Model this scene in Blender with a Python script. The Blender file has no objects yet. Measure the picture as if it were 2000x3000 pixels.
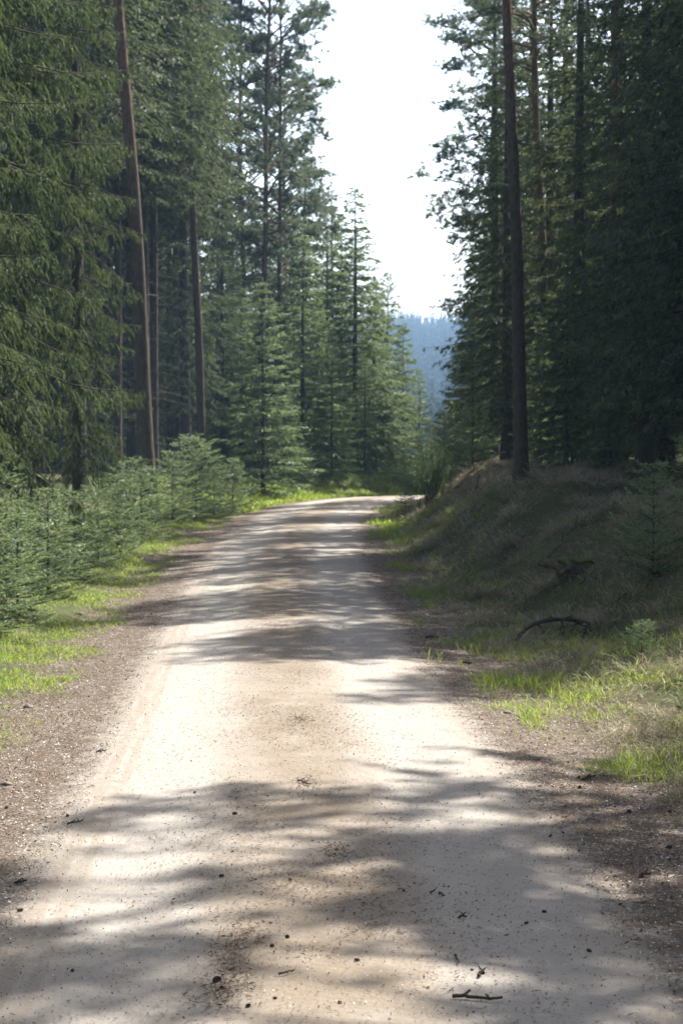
import bpy, math, random
import numpy as np
from mathutils import Vector, Matrix, Euler

scene = bpy.context.scene
COL = scene.collection
# ------------------------------------------------------------------ camera, sky, sun
CAM_H = 1.85
PITCH = math.atan(160 / 6000.0)
cam_d = bpy.data.cameras.new("camera")
cam = bpy.data.objects.new("camera", cam_d)
COL.objects.link(cam)
cam.location = (0, 0, CAM_H)
cam.rotation_euler = (math.pi / 2 - PITCH, 0, 0)
cam_d.sensor_fit = 'VERTICAL'
cam_d.sensor_height = 36.0
cam_d.sensor_width = 24.0
cam_d.lens = 72.0
cam_d.clip_start = 0.1
cam_d.clip_end = 3000.0
cam_d.dof.use_dof = True
cam_d.dof.focus_distance = 10.5
cam_d.dof.aperture_fstop = 7.0
scene.camera = cam

SUN_AZ, SUN_EL = math.radians(44), math.radians(52)
world = bpy.data.worlds.new("World")
scene.world = world
world.use_nodes = True
wn = world.node_tree
bg = wn.nodes["Background"]
sky = wn.nodes.new("ShaderNodeTexSky")
sky.sky_type = 'NISHITA'
sky.sun_disc = False
sky.sun_elevation = SUN_EL
sky.sun_rotation = SUN_AZ
sky.air_density = 1.0
sky.dust_density = 4.0
# milky spring haze: the sky is brighter and whiter close to the horizon
w_tc = wn.nodes.new("ShaderNodeTexCoord"); w_sep = wn.nodes.new("ShaderNodeSeparateXYZ")
wn.links.new(w_tc.outputs["Generated"], w_sep.inputs[0])
w_mr = wn.nodes.new("ShaderNodeMapRange"); w_mr.interpolation_type = 'SMOOTHSTEP'
wn.links.new(w_sep.outputs[2], w_mr.inputs[0])
for _i, _v in enumerate((.05, .50, 1.0, 0.0)): w_mr.inputs[_i + 1].default_value = _v
w_mul = wn.nodes.new("ShaderNodeMix"); w_mul.data_type = 'RGBA'; w_mul.blend_type = 'MULTIPLY'
wn.links.new(w_mr.outputs[0], w_mul.inputs[0]); wn.links.new(sky.outputs[0], w_mul.inputs[6])
w_mul.inputs[7].default_value = (4.3, 4.4, 4.5, 1)
wn.links.new(w_mul.outputs[2], bg.inputs[0])
bg.inputs[1].default_value = 0.06
sd = bpy.data.lights.new("sun", 'SUN')
sd.energy = 5.0
sd.angle = math.radians(0.55)
sd.color = (1.0, 0.955, 0.885)
sun = bpy.data.objects.new("sun", sd)
COL.objects.link(sun)
sv = Vector((math.sin(SUN_AZ) * math.cos(SUN_EL), math.cos(SUN_AZ) * math.cos(SUN_EL), math.sin(SUN_EL)))
sun.rotation_euler = sv.to_track_quat('Z', 'Y').to_euler()
sun.location = (20, 40, 60)
scene.view_settings.view_transform = 'Standard'
scene.view_settings.look = 'None'
scene.view_settings.exposure = 1.55
scene.view_settings.gamma = 1.0
scene.render.film_transparent = False
cy = scene.cycles
cy.max_bounces = 7
cy.diffuse_bounces = 2
cy.glossy_bounces = 2
cy.transmission_bounces = 4
cy.volume_bounces = 0
cy.volume_step_rate = 10
cy.use_denoising = True

# ------------------------------------------------------------------ pixel helpers (photo measured on a 1568 px wide copy)
K = 2000 / 1568.0
def P(dx, d):
    """world x of photo column dx at distance d"""
    return (dx * K - 1000) / 6000.0 * d
def PZ(dy, d):
    """world z of photo row dy at distance d"""
    return CAM_H - (dy * K - 1340) / 6000.0 * d

# ------------------------------------------------------------------ terrain functions
def vnoise(x, y, sc=1.0, seed=0.0):
    x = np.asarray(x, float) / sc + seed * 13.7
    y = np.asarray(y, float) / sc - seed * 7.3
    xi = np.floor(x); yi = np.floor(y); xf = x - xi; yf = y - yi
    u = xf * xf * (3 - 2 * xf); v = yf * yf * (3 - 2 * yf)
    def h(a, b):
        n = np.sin(a * 127.1 + b * 311.7 + 17.3) * 43758.5453
        return n - np.floor(n)
    return (h(xi, yi) * (1 - u) * (1 - v) + h(xi + 1, yi) * u * (1 - v) + h(xi, yi + 1) * (1 - u) * v + h(xi + 1, yi + 1) * u * v) * 2 - 1

CT = np.array([-30, 0, 6, 8.2, 11, 15, 19.8, 27, 34.2, 42, 48, 52, 55, 58, 61, 63, 64.5, 65.5, 66.5, 68], float)
CX = np.array([.6, .2, -.02, -.12, -.2, -.38, -.59, -.82, -.92, -.86, -.68, -.42, -.05, .55, 1.7, 3.2, 5.5, 9, 16, 60], float)
# densified smooth centre line
_t = np.concatenate([[0], np.cumsum(np.hypot(np.diff(CT), np.diff(CX)))])
_tt = np.linspace(0, _t[-1], 700)
_py = np.interp(_tt, _t, CT); _px = np.interp(_tt, _t, CX)
_k = np.ones(17) / 17
_pys = np.convolve(np.pad(_py, 8, mode='edge'), _k, 'valid'); _pxs = np.convolve(np.pad(_px, 8, mode='edge'), _k, 'valid')
LX, LY = _pxs, _pys
_dx = np.gradient(LX); _dy = np.gradient(LY); _ln = np.hypot(_dx, _dy) + 1e-9
TX, TY = _dx / _ln, _dy / _ln            # tangent
NX, NY = TY, -TX                          # normal to the right

def sdist(x, y):
    x = np.asarray(x, float); y = np.asarray(y, float)
    shp = x.shape; x = x.ravel(); y = y.ravel()
    out = np.empty(x.size)
    for a in range(0, x.size, 20000):
        xs, ys = x[a:a + 20000, None], y[a:a + 20000, None]
        d2 = (xs - LX) ** 2 + (ys - LY) ** 2
        i = d2.argmin(1)
        sx = xs[:, 0] - LX[i]; sy = ys[:, 0] - LY[i]
        s = sx * NX[i] + sy * NY[i]
        out[a:a + 20000] = np.sign(s) * np.sqrt(d2.min(1))
    return out.reshape(shp)

ZY = np.array([-50, 20, 27, 34, 42, 50, 56, 61, 66, 72, 85, 110, 150, 220, 350, 500, 650, 800, 950, 1100, 1600], float)
ZZ = np.array([0, 0, .1, .28, .40, .50, .60, .66, .62, .45, -.3, -2., -5, -8, -6, 6, 22, 40, 54, 60, 60], float)
def sm(a, b, x):
    t = np.clip((x - a) / (b - a), 0, 1)
    return t * t * (3 - 2 * t)
def gz(x, y, s=None):
    x = np.asarray(x, float); y = np.asarray(y, float)
    if s is None:
        s = sdist(x, y)
    z = np.interp(y, ZY, ZZ)
    a = np.abs(s)
    near = 1 - sm(70, 95, y)
    z = z + .045 * np.clip(1 - (a / 1.3) ** 2, 0, 1) - .03 * sm(1.2, 2.0, a) * (1 - sm(2.0, 2.8, a))
    z = z - .014 * np.exp(-((a - .72) / .22) ** 2)
    nf = .85 * (1 - sm(20, 33, y))
    right = sm(1.95 + nf, 4.1 + nf, s) * 1.18 + sm(4, 12, s) * .35
    left = sm(2.0, 5.2, -s) * .55 + sm(5, 14, -s) * .35
    z = z + (right + left) * near
    bump = vnoise(x, y, 1.1, 1) * .13 + vnoise(x, y, .5, 2) * .085 + vnoise(x, y, 3.5, 3) * .12 * sm(2.5, 5, a)
    z = z + bump * sm(1.9, 3.0, a)
    z = z + vnoise(x, y, 60, 5) * 4.0 * sm(120, 260, y)
    return z
def gz1(x, y):
    return float(gz(np.array([x]), np.array([y]))[0])
def G(dx, dy):
    """ground point seen at photo point (dx, dy)"""
    px, py = dx * K, dy * K
    d = np.linspace(5, 64, 3000)
    a = math.atan((py - 1500) / 6000.0) + PITCH
    x = (px - 1000) / 6000.0 * d
    z = CAM_H - np.tan(a) * d
    g = gz(x, d)
    i = np.argmax(g > z)
    return float(x[i]), float(d[i])

# ------------------------------------------------------------------ mesh helpers
def mesh_from(name, verts, faces_n, loops, mat, attrs=None, smooth=False):
    """verts (N,3), faces_n list of corner counts or int, loops flat indices"""
    me = bpy.data.meshes.new(name)
    verts = np.asarray(verts, np.float32)
    loops = np.asarray(loops, np.int32).ravel()
    if isinstance(faces_n, int):
        cnt = np.full(len(loops) // faces_n, faces_n, np.int32)
    else:
        cnt = np.asarray(faces_n, np.int32)
    me.vertices.add(len(verts)); me.vertices.foreach_set("co", verts.ravel())
    me.loops.add(len(loops)); me.loops.foreach_set("vertex_index", loops)
    me.polygons.add(len(cnt))
    st = np.concatenate([[0], np.cumsum(cnt)[:-1]]).astype(np.int32)
    me.polygons.foreach_set("loop_start", st)
    if attrs:
        for k, v in attrs.items():
            at = me.attributes.new(k, 'FLOAT', 'POINT'); at.data.foreach_set("value", np.asarray(v, np.float32))
    me.update(calc_edges=True)
    me.polygons.foreach_set("use_smooth", np.full(len(cnt), smooth, bool))
    if mat: me.materials.append(mat)
    return me
def link(name, me, parent=None, loc=(0, 0, 0)):
    o = bpy.data.objects.new(name, me); COL.objects.link(o)
    o.location = loc
    if parent: o.parent = parent
    return o
def tag(o, label=None, cat=None, group=None, kind=None):
    if label: o["label"] = label
    if cat: o["category"] = cat
    if group: o["group"] = group
    if kind: o["kind"] = kind
    return o
def quads(V):
    """V (N,4,3) -> verts, loops"""
    n = len(V)
    return V.reshape(-1, 3), np.arange(n * 4)
def tubes(polys, radii, sides=5):
    """polys (B,P,3), radii (B,P) -> verts, quad loops"""
    polys = np.asarray(polys, float); radii = np.asarray(radii, float)
    B, Pn, _ = polys.shape
    tan = np.gradient(polys, axis=1)
    tan /= np.linalg.norm(tan, axis=2, keepdims=True) + 1e-9
    ref = np.where(np.abs(tan[..., 2:3]) > .8, np.array([1., 0, 0]), np.array([0, 0, 1.]))
    if Pn > 1:
        ref = np.repeat(ref[:, :1], Pn, axis=1)
    s = np.cross(tan, ref); s /= np.linalg.norm(s, axis=2, keepdims=True) + 1e-9
    u = np.cross(s, tan)
    ang = np.arange(sides) / sides * 2 * math.pi
    ring = s[:, :, None] * np.cos(ang)[None, None, :, None] + u[:, :, None] * np.sin(ang)[None, None, :, None]
    V = polys[:, :, None] + ring * radii[:, :, None, None]
    idx = np.arange(B * Pn * sides).reshape(B, Pn, sides)
    a = idx[:, :-1]; b = idx[:, 1:]
    L = np.stack([a, np.roll(a, -1, 2), np.roll(b, -1, 2), b], -1).reshape(-1, 4)
    return V.reshape(-1, 3), L
def join(parts):
    """list of (verts, loops4)"""
    vs, ls, off = [], [], 0
    for v, l in parts:
        vs.append(v); ls.append(np.asarray(l).reshape(-1, 4) + off); off += len(v)
    return np.concatenate(vs), np.concatenate(ls)
def unit(v):
    return v / (np.linalg.norm(v, axis=-1, keepdims=True) + 1e-9)

# ------------------------------------------------------------------ materials
class NT:
    def __init__(s, name):
        s.m = bpy.data.materials.new(name); s.m.use_nodes = True
        s.t = s.m.node_tree; s.t.nodes.clear()
        s.out = s.t.nodes.new("ShaderNodeOutputMaterial")
    def n(s, typ, **kw):
        nd = s.t.nodes.new(typ)
        for k, v in kw.items():
            if k.startswith("i_"):
                key = k[2:].replace("_", " ")
                nd.inputs[int(key) if key.isdigit() else key].default_value = v
            else:
                setattr(nd, k, v)
        return nd
    def l(s, a, b): s.t.links.new(a, b)
    def ramp(s, fac, pts, interp='LINEAR'):
        r = s.n("ShaderNodeValToRGB"); e = r.color_ramp; e.interpolation = interp
        while len(e.elements) < len(pts): e.elements.new(.5)
        for el, (p, c) in zip(e.elements, pts):
            el.position = p; el.color = c if len(c) == 4 else (*c, 1)
        s.l(fac, r.inputs[0]); return r.outputs[0]
    def noise(s, scale, detail=4, rough=.55, vec=None, dist=0):
        n = s.n("ShaderNodeTexNoise"); n.inputs["Scale"].default_value = scale
        n.inputs["Detail"].default_value = detail; n.inputs["Roughness"].default_value = rough
        n.inputs["Distortion"].default_value = dist
        if vec is not None: s.l(vec, n.inputs["Vector"])
        return n.outputs[0]
    def math(s, op, a, b=None, clamp=False):
        m = s.n("ShaderNodeMath", operation=op, use_clamp=clamp)
        for i, v in enumerate((a, b)):
            if v is None: continue
            if isinstance(v, (int, float)): m.inputs[i].default_value = v
            else: s.l(v, m.inputs[i])
        return m.outputs[0]
    def mapr(s, v, a, b, c=0., d=1., smooth=True):
        m = s.n("ShaderNodeMapRange"); m.interpolation_type = 'SMOOTHSTEP' if smooth else 'LINEAR'
        s.l(v, m.inputs[0])
        for i, q in enumerate((a, b, c, d)): m.inputs[i + 1].default_value = q
        return m.outputs[0]
    def mix(s, f, a, b, mode='MIX'):
        m = s.n("ShaderNodeMix", data_type='RGBA', blend_type=mode)
        if isinstance(f, (int, float)): m.inputs[0].default_value = f
        else: s.l(f, m.inputs[0])
        for i, v in ((6, a), (7, b)):
            if isinstance(v, tuple): m.inputs[i].default_value = (*v[:3], 1)
            else: s.l(v, m.inputs[i])
        return m.outputs[2]
    def bsdf(s, col, rough=.8, spec=.3, normal=None):
        b = s.n("ShaderNodeBsdfPrincipled")
        if isinstance(col, tuple): b.inputs["Base Color"].default_value = (*col[:3], 1)
        else: s.l(col, b.inputs["Base Color"])
        if isinstance(rough, (int, float)): b.inputs["Roughness"].default_value = rough
        else: s.l(rough, b.inputs["Roughness"])
        b.inputs["Specular IOR Level"].default_value = spec
        if normal is not None: s.l(normal, b.inputs["Normal"])
        return b.outputs[0]
    def bump(s, h, strength=.5, dist=.02):
        b = s.n("ShaderNodeBump"); b.inputs["Strength"].default_value = strength; b.inputs["Distance"].default_value = dist
        s.l(h, b.inputs["Height"]); return b.outputs[0]
    def done(s, sh):
        s.l(sh, s.out.inputs[0]); return s.m

def leaf_mat(name, dark, light, trans, tfac=.35, rough=.42, spec=.5, lo=.2, hi=.85):
    t = NT(name)
    geo = t.n("ShaderNodeNewGeometry"); oi = t.n("ShaderNodeObjectInfo"); tc = t.n("ShaderNodeTexCoord")
    r = geo.outputs["Random Per Island"]
    big = t.mapr(t.noise(2.6, 2, .5, tc.outputs["Object"]), .32, .68)
    f = t.math('ADD', t.math('MULTIPLY', r, .55), t.math('MULTIPLY', big, .5))
    c = t.mix(t.mapr(f, lo, hi), dark, light)
    hsv = t.n("ShaderNodeHueSaturation")
    t.l(t.math('ADD', t.math('MULTIPLY', oi.outputs["Random"], .03), .485), hsv.inputs["Hue"])
    t.l(t.math('ADD', t.math('MULTIPLY', oi.outputs["Random"], .35), .82), hsv.inputs["Value"])
    hsv.inputs["Saturation"].default_value = 1
    t.l(c, hsv.inputs["Color"])
    b = t.bsdf(hsv.outputs[0], rough, spec)
    tr = t.n("ShaderNodeBsdfTranslucent"); tr.inputs[0].default_value = (*trans, 1)
    mx = t.n("ShaderNodeMixShader"); mx.inputs[0].default_value = tfac
    t.l(b, mx.inputs[1]); t.l(tr.outputs[0], mx.inputs[2])
    return t.done(mx.outputs[0])

M = {}
M['spruce'] = leaf_mat("spruce_needles", (.012, .024, .014), (.185, .22, .12), (.24, .32, .10), .20, .6, .25, .28, .9)
M['young'] = leaf_mat("young_spruce_needles", (.035, .065, .038), (.25, .31, .19), (.30, .40, .15), .33, .5, .45, .25, .92)
M['pine'] = leaf_mat("pine_needles", (.035, .06, .038), (.19, .23, .15), (.19, .25, .12), .28, .5, .25)
M['far'] = leaf_mat("far_needles", (.035, .05, .035), (.05, .07, .05), (.06, .08, .04), .2, .9, .0)
M['grass'] = leaf_mat("fresh_grass", (.07, .13, .02), (.16, .24, .05), (.36, .46, .06), .5, .45, .4)
M['dry'] = leaf_mat("dry_grass", (.09, .078, .05), (.36, .31, .20), (.28, .24, .14), .25, .7, .2)
M['straw'] = leaf_mat('bleached_grass', (.16, .135, .09), (.48, .42, .30), (.35, .3, .2), .25, .7, .2)
M['shrub'] = leaf_mat("shrub_leaves", (.04, .07, .03), (.10, .15, .05), (.14, .22, .05), .35, .45, .4)

def bark(name, low, high, z0, z1, flake=26):
    t = NT(name); tc = t.n("ShaderNodeTexCoord")
    mp = t.n("ShaderNodeMapping"); mp.inputs["Scale"].default_value = (1, 1, .22)
    t.l(tc.outputs["Object"], mp.inputs[0])
    n = t.noise(flake, 5, .7, mp.outputs[0]); n2 = t.noise(4, 3, .5, tc.outputs["Object"])
    sep = t.n("ShaderNodeSeparateXYZ"); t.l(tc.outputs["Object"], sep.inputs[0])
    zf = t.mapr(t.math('ADD', sep.outputs[2], t.math('MULTIPLY', n2, 2.0)), z0, z1)
    c = t.mix(zf, low, high)
    c = t.mix(t.mapr(n, .35, .65), tuple(q * .4 for q in low), c)
    c = t.mix(t.math('MULTIPLY', n2, .35), c, (.16, .17, .13))
    return t.done(t.bsdf(c, .9, .15, t.bump(n, .9, .03)))
M['pine_bark'] = bark("pine_bark", (.10, .07, .052), (.25, .125, .072), 5, 12)
M['spruce_bark'] = bark("spruce_bark", (.085, .062, .047), (.10, .072, .055), 2, 9, 40)
M['twig'] = bark("dead_wood", (.07, .055, .04), (.11, .085, .065), 0, 4, 60)

def ground_mat(name):
    t = NT(name); tc = t.n("ShaderNodeTexCoord"); ob = tc.outputs["Object"]
    at = t.n("ShaderNodeAttribute", attribute_name="s"); sv_ = at.outputs["Fac"]
    a = t.math('ABSOLUTE', sv_)
    big = t.noise(.9, 4, .6, ob); mid = t.noise(5, 5, .65, ob); fine = t.noise(60, 4, .7, ob); grain = t.noise(220, 2, .6, ob)
    mp = t.n("ShaderNodeMapping"); mp.inputs["Scale"].default_value = (1, .16, 1); t.l(ob, mp.inputs[0])
    streak = t.noise(7, 4, .6, mp.outputs[0])
    # sand
    sand = t.mix(t.mapr(mid, .3, .7), (.26, .225, .182), (.325, .292, .252))
    sand = t.mix(t.math('MULTIPLY', t.mapr(streak, .4, .62), .5), sand, (.34, .315, .285))
    wheel = t.math('SUBTRACT', 1.0, t.mapr(t.math('ABSOLUTE', t.math('SUBTRACT', a, .72)), .12, .42))
    sand = t.mix(t.math('MULTIPLY', wheel, .6), sand, (.345, .325, .295))
    # trodden tyre lines
    for c0, w in ((-1.10, .04), (-1.0, .035)):
        line = t.math('SUBTRACT', 1.0, t.mapr(t.math('ABSOLUTE', t.math('SUBTRACT', sv_, t.math('ADD', t.math('MULTIPLY', big, .10), c0 - .05))), w * .5, w))
        tread = t.math('MULTIPLY', line, t.mapr(streak, .3, .6))
        sand = t.mix(t.math('MULTIPLY', tread, .42), sand, (.22, .175, .13))
    # centre debris
    cen = t.math('MULTIPLY', t.math('SUBTRACT', 1.0, t.mapr(a, .10, .60)), t.mapr(t.math('ADD', big, t.math('MULTIPLY', mid, .8)), .68, 1.05, .25, 1.0))
    sand = t.mix(t.math('MULTIPLY', cen, .75), sand, (.17, .13, .085))
    speck = t.mapr(fine, .60, .68)
    sf = t.math('ADD', .22, t.math('MULTIPLY', t.math('SUBTRACT', 1.0, t.mapr(a, .1, .7)), .6))
    sand = t.mix(t.math('MULTIPLY', speck, sf), sand, (.10, .07, .05))
    sand = t.mix(t.math('MULTIPLY', grain, .22), sand, (.19, .155, .13))
    # needle litter / chips on the shoulders
    vor = t.n("ShaderNodeTexVoronoi"); vor.inputs["Scale"].default_value = 85; t.l(ob, vor.inputs["Vector"])
    sp = t.n("ShaderNodeSeparateColor"); t.l(vor.outputs["Color"], sp.inputs[0])
    lit = t.ramp(sp.outputs[0], [(0, (.035, .027, .02)), (.45, (.105, .082, .062)), (.75, (.19, .155, .125)), (.93, (.31, .27, .23)), (1, (.46, .42, .38))])
    lit = t.mix(t.mapr(mid, .35, .65), lit, (.11, .08, .058))
    # soil and moss beyond
    soil = t.ramp(t.math('ADD', t.math('MULTIPLY', mid, .6), t.math('MULTIPLY', fine, .4)), [(.3, (.035, .030, .018)), (.45, (.085, .075, .04)), (.55, (.055, .08, .022)), (.66, (.10, .105, .045)), (.8, (.20, .17, .10))])
    e = t.math('ADD', a, t.math('MULTIPLY', t.math('SUBTRACT', t.math('ADD', mid, fine), 1.0), .55))
    c = t.mix(t.mapr(e, 1.12, 1.42), sand, lit)
    c = t.mix(t.mapr(e, 1.95, 2.45), c, soil)
    h = t.math('ADD', t.math('MULTIPLY', fine, t.mapr(e, 1.1, 1.5, .25, 1.0)), t.math('MULTIPLY', grain, .3))
    h = t.math('ADD', h, t.math('MULTIPLY', t.noise(14, 3, .6, ob), 1.3))
    return t.done(t.bsdf(c, .92, .15, t.bump(h, .6, .018)))
M['ground'] = ground_mat("forest_floor")
def plain(name, c1, c2, sc=30, rough=.85, bump=.5):
    t = NT(name); tc = t.n("ShaderNodeTexCoord"); n = t.noise(sc, 4, .6, tc.outputs["Object"])
    return t.done(t.bsdf(t.mix(t.mapr(n, .3, .7), c1, c2), rough, .2, t.bump(n, bump, .01)))
M['cone'] = plain("cone_scales", (.07, .045, .03), (.18, .115, .075), 80)
M['stone'] = plain("stone", (.12, .10, .085), (.22, .19, .16), 40)
M['stump'] = plain("rotten_wood", (.05, .035, .025), (.13, .09, .06), 14, .9, 1)
M['moss'] = plain("moss", (.05, .07, .015), (.12, .14, .03), 60, .9, 1)
def chips_mat(name, pts):
    t = NT(name); g = t.n("ShaderNodeNewGeometry")
    c = t.ramp(g.outputs["Random Per Island"], pts)
    return t.done(t.bsdf(c, .75, .25))
M['chips'] = chips_mat("wood_chips", [(0, (.03, .02, .015)), (.45, (.12, .09, .068)), (.65, (.23, .18, .14)), (.85, (.44, .39, .33)), (1, (.70, .66, .6))])
M['needles'] = chips_mat("fallen_needles", [(0, (.03, .02, .012)), (.6, (.11, .065, .035)), (.9, (.22, .15, .09)), (1, (.45, .40, .34))])

# ------------------------------------------------------------------ ground sheet, road, shoulders
def axis(lo, hi, dlo, dhi, step, grow):
    a = list(np.arange(dlo, dhi, step))
    s = step; v = a[-1]
    while v < hi: s *= grow; v += s; a.append(min(v, hi))
    s = step; v = a[0]; b = []
    while v > lo: s *= grow; v -= s; b.append(max(v, lo))
    return np.array(b[::-1] + a)
def build_ground():
    xs = axis(-500, 500, -7.5, 8.5, .14, 1.12); ys = axis(-60, 1500, 4, 66, .19, 1.06)
    X, Y = np.meshgrid(xs, ys); S = sdist(X, Y); Z = gz(X, Y, S)
    Z = Z - .05 * (1 - sm(1.85, 2.35, np.abs(S)))
    V = np.stack([X, Y, Z], -1).reshape(-1, 3)
    n, m = X.shape; i = np.arange(n * m).reshape(n, m)
    L = np.stack([i[:-1, :-1], i[:-1, 1:], i[1:, 1:], i[1:, :-1]], -1).reshape(-1)
    me = mesh_from("ground", V, 4, L, M['ground'], {"s": S.ravel()}, True)
    tag(link("ground", me), kind="structure")
build_ground()
def strip(name, s0, s1, ns, lift):
    st = (LY > -25) & (LX < 45)
    x0, y0, nx, ny = LX[st], LY[st], NX[st], NY[st]
    ss = np.linspace(s0, s1, ns)
    X = x0[:, None] + nx[:, None] * ss; Y = y0[:, None] + ny[:, None] * ss
    S = np.repeat(ss[None], len(x0), 0); Z = gz(X, Y, S) + lift
    V = np.stack([X, Y, Z], -1).reshape(-1, 3)
    n, m = X.shape; i = np.arange(n * m).reshape(n, m)
    L = np.stack([i[:-1, :-1], i[:-1, 1:], i[1:, 1:], i[1:, :-1]], -1).reshape(-1)
    if s1 > s0: L = L
    me = mesh_from(name, V, 4, L, M['ground'], {"s": S.ravel()}, True)
    return tag(link(name, me), kind="structure")
strip("road", -1.3, 1.3, 27, .004)
strip("road_shoulder", 1.3, 2.15, 9, .004)
strip("road_shoulder", -2.15, -1.3, 9, .004)

# ------------------------------------------------------------------ foliage builders
def needle_quads(base, dirs, ln, n, nl, nw, rng, spread=.75):
    N = len(base)
    b = np.repeat(base, n, 0); d = np.repeat(dirs, n, 0); l = np.repeat(ln, n)
    t = (np.tile(np.arange(n), N) + rng.random(N * n)) / n
    p = b + d * (l * t)[:, None]
    r = unit(rng.normal(size=(N * n, 3)))
    perp = unit(np.cross(d, r))
    dd = unit(d + perp * spread * (.6 + .8 * rng.random((N * n, 1))))
    side = unit(np.cross(dd, rng.normal(size=(N * n, 3))))
    L = nl * (.7 + .6 * rng.random(N * n))[:, None]; W = nw * (.7 + .6 * rng.random(N * n))[:, None]
    V = np.stack([p - dd * L * .05, p + dd * L * .45 + side * W * .5, p + dd * L, p + dd * L * .45 - side * W * .5], 1)
    return V

def cores(base, dirs, ln, wd, rng, cross=2):
    out = []
    a = unit(np.cross(dirs, rng.normal(size=base.shape))); b = np.cross(dirs, a)
    L = ln[:, None]; W = (wd * (.75 + .5 * rng.random(len(base))))[:, None]
    for sd_ in (a, b)[:cross]:
        out.append(np.stack([base, base + dirs * L * .4 + sd_ * W * .5, base + dirs * L * 1.05, base + dirs * L * .4 - sd_ * W * .5], 1))
    return np.concatenate(out)

def spruce(name, h, R, cb, seed, whorl=.38, nb=6, sp2=.12, sp3=.09, n=4, nl=.05, nw=.012, hang=.6, droop=.45, up=.0,
           r0=None, power=.75, leaf='spruce', dead=0, l2f=.5, twl=.13, top_coarse=1e9, leader=0.0, sides=8, tipup=.35, cw=.028, spread=.5, tw_t=(.6, .8)):
    rng = np.random.default_rng(seed)
    r0 = r0 or h * .011
    # trunk
    zt = np.linspace(-.3, h, 14)
    wob = np.stack([np.sin(zt * .35 + seed) * .012 * h * .1, np.cos(zt * .27 + seed * 2) * .01 * h * .1, zt], -1)
    rad = r0 * (1 - np.clip(zt, 0, h) / h) ** .8 + r0 * .04; rad[0] = r0 * 1.45; rad[1] = rad[1] * 1.02
    parts = [tubes(wob[None], rad[None], 12)]
    # branches
    zs = []; z = cb
    while z < h * .985:
        k = nb + rng.integers(-1, 2)
        for j in range(int(k)):
            zs.append((z + rng.normal() * .05 * min(1, whorl * 3), 2 * math.pi * (j + rng.random() * .7) / k + z * 2.4))
        z += whorl * (.8 + .4 * rng.random()) * (1.0 if z < h * .8 else .75)
    zs = np.array(zs); zz, az = zs[:, 0], zs[:, 1]
    fr = np.clip((h - zz) / (h - cb), 0.01, 1)
    L = R * fr ** power * (.62 + .55 * rng.random(len(zz))) * np.clip(.75 + (zz - cb) / (1.2 * whorl + .01) * .12, .6, 1)
    B = len(zz)
    e0 = up + .55 * (1 - fr) ** 1.5 + rng.normal(size=B) * .06
    dr = droop * fr ** .6 * (.8 + .4 * rng.random(B)); tp = tipup * (.6 + .8 * rng.random(B)) * fr ** .5
    def bpt(i, u):
        rr = L[i] * u
        zo = L[i] * (e0[i] * u - dr[i] * u ** 1.6 + tp[i] * np.clip(u - .45, 0, 1) ** 1.8)
        bx = np.interp(np.clip(zz[i], 0, h), zt, wob[:, 0]); by = np.interp(np.clip(zz[i], 0, h), zt, wob[:, 1])
        return np.stack([bx + np.cos(az[i]) * rr, by + np.sin(az[i]) * rr, zz[i] + zo], -1)
    U = np.linspace(0, 1, 6)
    bi = np.repeat(np.arange(B), 6); polys = bpt(bi, np.tile(U, B)).reshape(B, 6, 3)
    br = (L * .008 + .003)[:, None] * (1 - U * .8)[None]
    parts.append(tubes(polys, br, 4))
    if dead:
        dz = rng.random(dead) * (cb - .3) + .3; da = rng.random(dead) * 6.283; dl = .3 + rng.random(dead) * 1.1
        pu = np.linspace(0, 1, 4)
        dp = np.stack([np.cos(da)[:, None] * dl[:, None] * pu, np.sin(da)[:, None] * dl[:, None] * pu,
                       dz[:, None] - dl[:, None] * .25 * pu ** 2 + .02 * rng.normal(size=(dead, 4))], -1)
        parts.append(tubes(dp, (.012 * (1 - pu * .8))[None].repeat(dead, 0), 4))
    # secondaries
    coarse = np.where(zz > top_coarse, .45, 1.0)
    m = np.maximum(3, (L / sp2 * coarse)).astype(int)
    si = np.repeat(np.arange(B), m); Ns = len(si)
    u = .06 + .94 * rng.random(Ns) ** .85
    p0 = bpt(si, u); fw = unit(bpt(si, np.minimum(u + .04, 1.04)) - bpt(si, u - .04))
    sg = np.where(rng.random(Ns) < .5, -1., 1.)
    sd_ = unit(np.cross(fw, np.array([0, 0, 1.]))) * sg[:, None]
    l2 = np.minimum(l2f * L[si] * (1.05 - u) + .10 * min(1, R), .42 * R) * (.55 + .7 * rng.random(Ns))
    d2 = unit(fw * .75 + sd_ * (.75 + .3 * rng.random((Ns, 1))) + np.array([0, 0, 1.]) * rng.normal(size=(Ns, 1)) * .12)
    # twigs off the secondaries
    k = np.maximum(2, l2 / sp3).astype(int)
    ti = np.repeat(np.arange(Ns), k); Nt = len(ti)
    v = .05 + .95 * rng.random(Nt)
    sag = hang * .55
    tb = p0[ti] + d2[ti] * (l2[ti] * v)[:, None]; tb[:, 2] -= sag * l2[ti] * v ** 1.7
    t2 = unit(np.cross(d2[ti], np.array([0, 0, 1.]))) * np.where(rng.random(Nt) < .5, -1., 1.)[:, None]
    td = d2[ti] * .8 + t2 * .65
    td[:, 2] -= hang * (1.0 + .7 * rng.random(Nt)); td = unit(td + rng.normal(size=(Nt, 3)) * .15)
    tl = twl * (.6 + .8 * rng.random(Nt)) * np.minimum(1, L[si][ti] / (.3 * R) + .35)
    Vq = [needle_quads(tb, td, tl, n, nl, nw, rng, spread), cores(tb, td, tl, cw, rng)]
    # along the secondaries and primary tips
    sd2 = d2.copy(); sd2[:, 2] -= sag * .7; sd2 = unit(sd2)
    Vq.append(needle_quads(p0, sd2, l2, max(3, int(n * 1.6)), nl, nw, rng, .6))
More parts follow.
